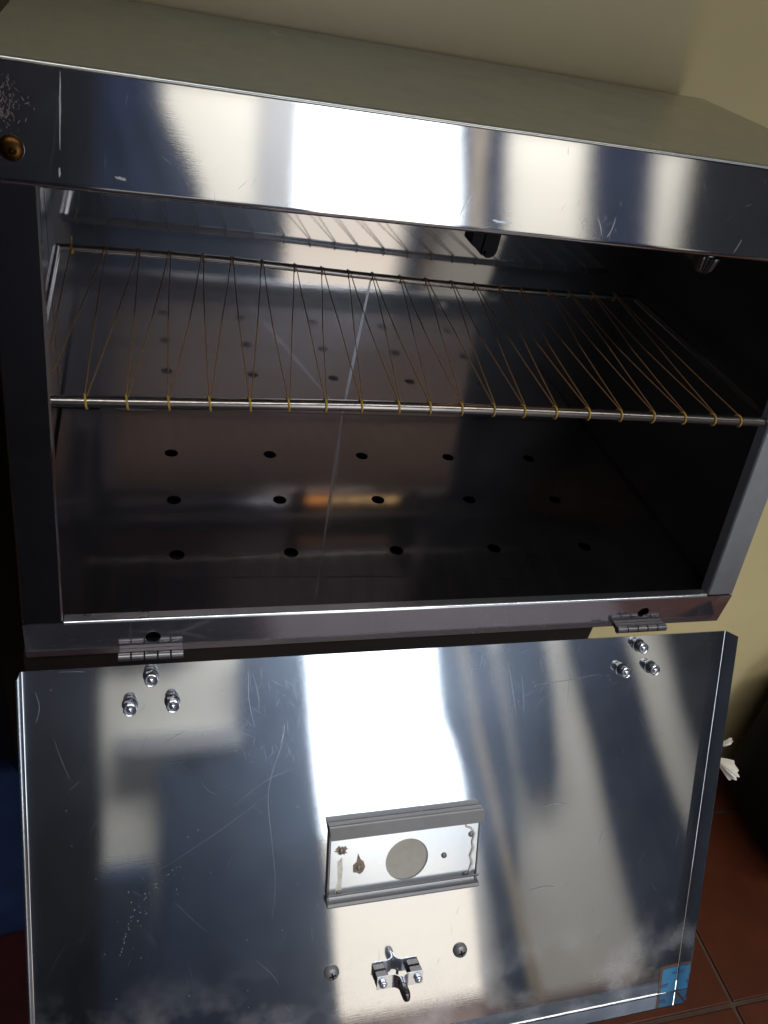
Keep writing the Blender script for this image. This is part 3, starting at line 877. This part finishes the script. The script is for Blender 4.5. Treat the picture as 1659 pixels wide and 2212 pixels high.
# the strike of the catch: two bent straps on spacers and a rounded tongue
CX = 0.2992
ct = obj('catch', bmesh.ops and box(CX - 0.0008, CX + 0.0008, -0.3125, -0.3045, 0.0004, 0.0012, M=MD), M_DARKM, door)
for s in (-1, 1):
    w0 = -0.3142 if s < 0 else -0.3152
    w1 = w0 + 0.0128
    pr = [(0.0215, 0.0095), (0.0075, 0.0095)] + [(0.0075 - 0.0058 * math.sin(math.radians(t)), 0.0095 + 0.0058 * (1 - math.cos(math.radians(t)))) for t in range(15, 91, 15)] + [(0.0016, 0.019)]
    o = obj('strap', strip_profile(pr, w0, w1, 0.0010 , 1, lambda a, p, q, s=s: MD @ Vector((CX + s * p, a, q))), M_ZINC, door, smooth=True)
    obj('spacer', box(CX + s * 0.0160 - 0.0056, CX + s * 0.0160 + 0.0056, w0 + 0.001, w1 - 0.001, 0.0003, 0.0084, M=MD), M_DARKM, door, bevel=0.001)
    M = MD @ Matrix.Translation((CX + s * 0.0165, (w0 + w1) / 2, 0.0096))
    bm = add_lathe(bmesh.new(), [(0.0036, 0), (0.0036, 0.0022)], 6, M)
    add_lathe(bm, [(0.0036, 0.0022), (0.0030, 0.0030), (0.0018, 0.0032), (0.0017, 0.0042), (0, 0.0046)], 16, M)
    obj('nut', bm, M_ZINC, door, smooth=True)
bm = bmesh.new()
n = 18
rings = []
for hh, sc in ((0.010, 0.9), (0.020, 1.0), (0.0265, 1.0), (0.0292, 0.86), (0.0306, 0.6), (0.0312, 0.25)):
    rings.append([bm.verts.new(MD @ Vector((CX + 0.0034 * sc * math.copysign(abs(math.cos(2 * math.pi * k / n)) ** 0.7, math.cos(2 * math.pi * k / n)),
                                            -0.3085 + 0.0052 * sc * math.copysign(abs(math.sin(2 * math.pi * k / n)) ** 0.7, math.sin(2 * math.pi * k / n)), hh))) for k in range(n)])
for a, b in zip(rings, rings[1:]):
    for k in range(n):
        bm.faces.new((a[k], a[(k + 1) % n], b[(k + 1) % n], b[k]))
bm.faces.new(rings[-1])
bm.faces.new(rings[0][::-1])
obj('tongue', bm, M_DARKM, door, smooth=True)

# blue sticker in the lower right corner
stk = obj('sticker', plate([(0.5866, -0.3895), (0.6042, -0.3895), (0.6042, -0.3608), (0.5866, -0.3619)], [], 0.00015, MD @ Matrix.Translation((0, 0, 0.0003))), M_BLUES, door)
MSK = MD @ Matrix.Translation((0, 0, 0.00055))
obj('print', plate([(0.5868, -0.3835), (0.5935, -0.3832), (0.5958, -0.3790), (0.5868, -0.3797)], [], 0.0001, MSK), M_BLUED, door)
for k in range(3):
    x = 0.5985 + 0.0019 * k
    obj('print', plate([(x, -0.3690), (x + 0.0012, -0.3690 + 0.0006), (x + 0.0012, -0.3667), (x + 0.0004, -0.3662)], [], 0.0001, MSK), M_BLUED, door)
obj('tape', plate([(0.5838, -0.3900), (0.5862, -0.3900), (0.5862, -0.3614), (0.6042, -0.3603), (0.6042, -0.3570), (0.5838, -0.3585)], [], 0.00012, MD @ Matrix.Translation((0, 0, 0.0003))), M_BROWNT, door)

# water specks and long scratches on the door sheet
rnd = random.Random(11)
pts = [(0.0635, -0.245), (0.0640, -0.238), (0.0655, -0.231), (0.068, -0.224), (0.0705, -0.217), (0.075, -0.207), (0.083, -0.196), (0.092, -0.186), (0.101, -0.178), (0.112, -0.171)]
bm = bmesh.new()


def speck(x, w, rr):
    add_lathe(bm, [(rr, 0.00005), (rr * 0.7, rr * 0.35), (0, rr * 0.45)], 6, MD @ Matrix.Translation((x, w, 0.0001)))


for (x0, w0), (x1, w1) in zip(pts, pts[1:]):
    for k in range(3):
        f = k / 3 + rnd.uniform(-0.1, 0.1)
        speck(x0 + (x1 - x0) * f + rnd.gauss(0, 0.0006), w0 + (w1 - w0) * f + rnd.gauss(0, 0.0006), rnd.uniform(0.00022, 0.00048))
for k in range(14):
    f = rnd.random() ** 0.7
    i = min(8, int(f * 9))
    speck(pts[i][0] + rnd.uniform(-0.016, 0.016), pts[i][1] + rnd.uniform(-0.012, 0.012), rnd.uniform(0.00018, 0.00036))
for k in range(120):
    speck(rnd.uniform(0.0, 0.6), rnd.uniform(-0.38, -0.004), rnd.uniform(0.0002, 0.00045))
o = obj('water_specks', bm, M_PALE, door)
tag(o, kind='stuff')
SC_D = [([(0.1895, -0.060), (0.188, -0.075), (0.182, -0.095), (0.178, -0.12), (0.182, -0.16), (0.186, -0.2), (0.184, -0.235)], 0.0007),
        ([(0.190, -0.058), (0.189, -0.066), (0.187, -0.074)], 0.0011),
        ([(0.160, -0.010), (0.161, -0.035), (0.166, -0.058)], 0.0009), ([(0.163, -0.012), (0.168, -0.03), (0.169, -0.045)], 0.0006),
        ([(0.150, -0.125), (0.175, -0.106), (0.196, -0.098)], 0.0004),
        ([(0.384, -0.020), (0.390, -0.045), (0.395, -0.066)], 0.0011), ([(0.397, -0.030), (0.401, -0.052), (0.402, -0.066)], 0.0008),
        ([(0.43, -0.160), (0.445, -0.1585), (0.455, -0.160)], 0.0022), ([(0.425, -0.245), (0.442, -0.2435), (0.452, -0.246)], 0.0020),
        ([(0.018, -0.055), (0.022, -0.07), (0.028, -0.088)], 0.0007), ([(0.125, -0.10), (0.130, -0.109), (0.137, -0.113)], 0.0004),
        ([(0.092, -0.175), (0.14, -0.145), (0.178, -0.118)], 0.00045), ([(0.41, -0.040), (0.44, -0.038), (0.475, -0.034)], 0.0006),
        ([(0.105, -0.205), (0.118, -0.222), (0.13, -0.236)], 0.0005), ([(0.17, -0.27), (0.185, -0.287), (0.192, -0.30)], 0.0006),
        ([(0.006, -0.016), (0.0085, -0.028), (0.006, -0.04)], 0.0012), ([(0.022, -0.002), (0.034, -0.0022), (0.04, -0.003)], 0.0008)]
for p_, w_ in SC_D:
    scuff(p_, w_ * 0.5, MD, 'scratch', M_SCUFF, door, lift=0.0002)


def fine_scratches(n, x0, x1, w0, w1, M, parent, seed, wid=(0.00010, 0.00028), ln=(0.004, 0.022), ang=None, mat=None, clump=False):
    """hairline wear, one mesh: short slivers in every direction"""
    rnd = random.Random(seed)
    bm = bmesh.new()
    for _ in range(n):
        x, w = rnd.uniform(x0, x1), rnd.uniform(w0, w1)
        if clump:                       # a worn patch: dense in the middle, ragged outside
            x, w = rnd.gauss((x0 + x1) / 2, (x1 - x0) / 4), rnd.gauss((w0 + w1) / 2, (w1 - w0) / 4)
        a = rnd.gauss(math.pi / 2, 0.5) if ang is None else rnd.gauss(ang, 0.3)
        l, h, c = rnd.uniform(*ln), rnd.uniform(*wid) * 0.36, rnd.uniform(-0.12, 0.12)
        L_, R_ = [], []
        for k in range(6):
            t = k / 5 - 0.5
            aa = a + c * t
            px, py = x + math.cos(aa) * l * t, w + math.sin(aa) * l * t
            ww = h * (1 - abs(2 * t) ** 1.5 * 0.9)
            L_.append(bm.verts.new(M @ Vector((px - math.sin(aa) * ww, py + math.cos(aa) * ww, 0.00022))))
            R_.append(bm.verts.new(M @ Vector((px + math.sin(aa) * ww, py - math.cos(aa) * ww, 0.00022))))
        for k in range(5):
            bm.faces.new((L_[k], L_[k + 1], R_[k + 1], R_[k]))
    return tag(obj('hairline_scratches', bm, mat or M_SCUFF, parent), kind='stuff')


fine_scratches(80, 0.01, 0.59, -0.37, -0.01, MD, door, 3)
fine_scratches(50, 0.15, 0.20, -0.09, -0.005, MD, door, 4, ln=(0.003, 0.016))
fine_scratches(40, 0.34, 0.46, -0.07, -0.005, MD, door, 5, ln=(0.003, 0.018))
fine_scratches(28, 0.48, 0.58, -0.10, -0.005, MD, door, 6, ln=(0.002, 0.010), ang=0.4)
fine_scratches(40, 0.05, 0.50, 0.293, 0.345, MFB, inc, 7, ln=(0.002, 0.009))
fine_scratches(24, 0.36, 0.39, 0.293, 0.310, MFB, inc, 8, ln=(0.001, 0.005))
fine_scratches(150, 0.004, 0.022, 0.318, 0.344, MFB, inc, 9, ln=(0.0006, 0.0030), wid=(0.0002, 0.0009), mat=M_WORN, clump=True)
fine_scratches(60, 0.01, 0.59, 0.002, 0.032, MS, inc, 10, ln=(0.002, 0.008), ang=0.2)

# ------------------------------------------------------------------ the corded shelf (lifts out)
sf = tag(empty('wire_shelf', (0, 0, 0)), 'removable steel rod shelf strung with zigzag tan cord inside the cabinet', 'shelf')
FR = [(0.004, 0.0395, 0.1933), (0.0252, 0.0395, 0.1936), (0.1237, 0.0395, 0.1954), (0.2452, 0.0395, 0.1978), (0.4, 0.0395, 0.1974), (0.5774, 0.0395, 0.1951), (0.5955, 0.0395, 0.1948)]
RR = [(0.0123, 0.2838, 0.1976), (0.1459, 0.2838, 0.1984), (0.3004, 0.2838, 0.1942), (0.4363, 0.2838, 0.1923), (0.5835, 0.2838, 0.194)]
RF, RB = 0.0040, 0.0034


def smooth_line(P, n=6):
    out = []
    for i in range(len(P) - 1):
        p0, p1, p2, p3 = (Vector(P[max(i - 1, 0)]), Vector(P[i]), Vector(P[i + 1]), Vector(P[min(i + 2, len(P) - 1)]))
        for k in range(n):
            t = k / n
            out.append(0.5 * ((2 * p1) + (p2 - p0) * t + (2 * p0 - 5 * p1 + 4 * p2 - p3) * t * t + (3 * p1 - p0 - 3 * p2 + p3) * t ** 3))
    out.append(Vector(P[-1]))
    return out


def at_x(line, x):
    for a, b in zip(line, line[1:]):
        if x <= b.x:
            return a.lerp(b, (x - a.x) / max(1e-6, b.x - a.x))
    return line[-1]


fl_, rl_ = smooth_line(FR), smooth_line(RR)
obj('front_rod', tube(fl_, RF, 14), M_ROD, sf, smooth=True)
obj('rear_rod', tube(rl_, RB, 12), M_ROD, sf, smooth=True)
obj('side_rod', tube([(0.0135, 0.0432, 0.1936), (0.0135, 0.2802, 0.1976)], 0.0034, 10), M_ROD, sf, smooth=True)
obj('side_rod', tube([(0.5835, 0.0432, 0.1948), (0.5825, 0.2802, 0.194)], 0.0034, 10), M_DARKM, sf, smooth=True)
FX = [0.0210, 0.0474, 0.0724, 0.0983, 0.1246, 0.1510, 0.1771, 0.2027, 0.2281, 0.2554, 0.2788, 0.3033, 0.3285, 0.3530, 0.3793, 0.4074, 0.4356, 0.4649, 0.4936, 0.5222, 0.5473]
BX = [0.0250, 0.0531, 0.0802, 0.1062, 0.1340, 0.1603, 0.1870, 0.2174, 0.2431, 0.2687, 0.2919, 0.3200, 0.3459, 0.3733, 0.3974, 0.4239, 0.4473, 0.4787, 0.5013, 0.5290, 0.5550]
rc = 0.00045


def loop(p, R, name, mat, r=rc, turns=1.0, skew=0.001):
    pts = []
    for k in range(15):
        t = 2 * math.pi * k / 14 * turns
        pts.append(p + Vector((skew * (k / 14 - 0.5) * 2, math.cos(t) * (R + r * 0.75), math.sin(t) * (R + r * 0.75))))
    return obj(name, tube(pts, r, 6), mat, sf, smooth=True)


rnd = random.Random(5)
for k, x in enumerate(FX):
    if k:
        loop(at_x(fl_, x), RF, 'cord_loop', M_CORDY, 0.00075, skew=rnd.uniform(0.0006, 0.0018))  # front loops in brighter yellow, their light put into the colour
for k, x in enumerate(BX):
    loop(at_x(rl_, x), RB, 'cord_loop', M_CORDY if k == 0 else M_CORD, 0.0008 if k == 0 else 0.00058, skew=rnd.uniform(0.0002, 0.0014))
    b = at_x(rl_, x) + Vector((0, 0, RB + rc * 0.6))
    for m, dx in ((k - 1, -0.0009), (k, 0.0009)):
        if 0 <= m < len(FX):
            a = at_x(fl_, FX[m]) + Vector((0.0007 if m == k - 1 else -0.0007, 0, RF + rc * 0.6))
            mid = (a + b) / 2 + Vector((rnd.uniform(-0.001, 0.001), 0, -rnd.uniform(0.0, 0.004)))
            obj('cord', tube([a, a.lerp(mid, 0.5) + Vector((0, 0, -0.0004)), mid, b.lerp(mid, 0.5), b + Vector((dx, 0, 0))], rc, 6), M_CORD, sf, smooth=True)
tl = [at_x(rl_, 0.0250) + Vector((0.0, -0.003, 0.0)), at_x(rl_, 0.0250) + Vector((0.001, -0.004, -0.006))]
obj('cord_end', tube([at_x(rl_, 0.0250) + Vector((0, 0, RB)), at_x(rl_, 0.0250) + Vector((0.0004, 0, RB + 0.007))], 0.0006, 6), M_CORDY, sf)
obj('cord_knot', add_lathe(bmesh.new(), [(0, -0.003), (0.0014, -0.002), (0.0018, 0), (0.0012, 0.002), (0, 0.003)], 10, Matrix.Translation(at_x(rl_, 0.0256) + Vector((0, -0.0038, -0.001)))), M_CORDY, sf, smooth=True)
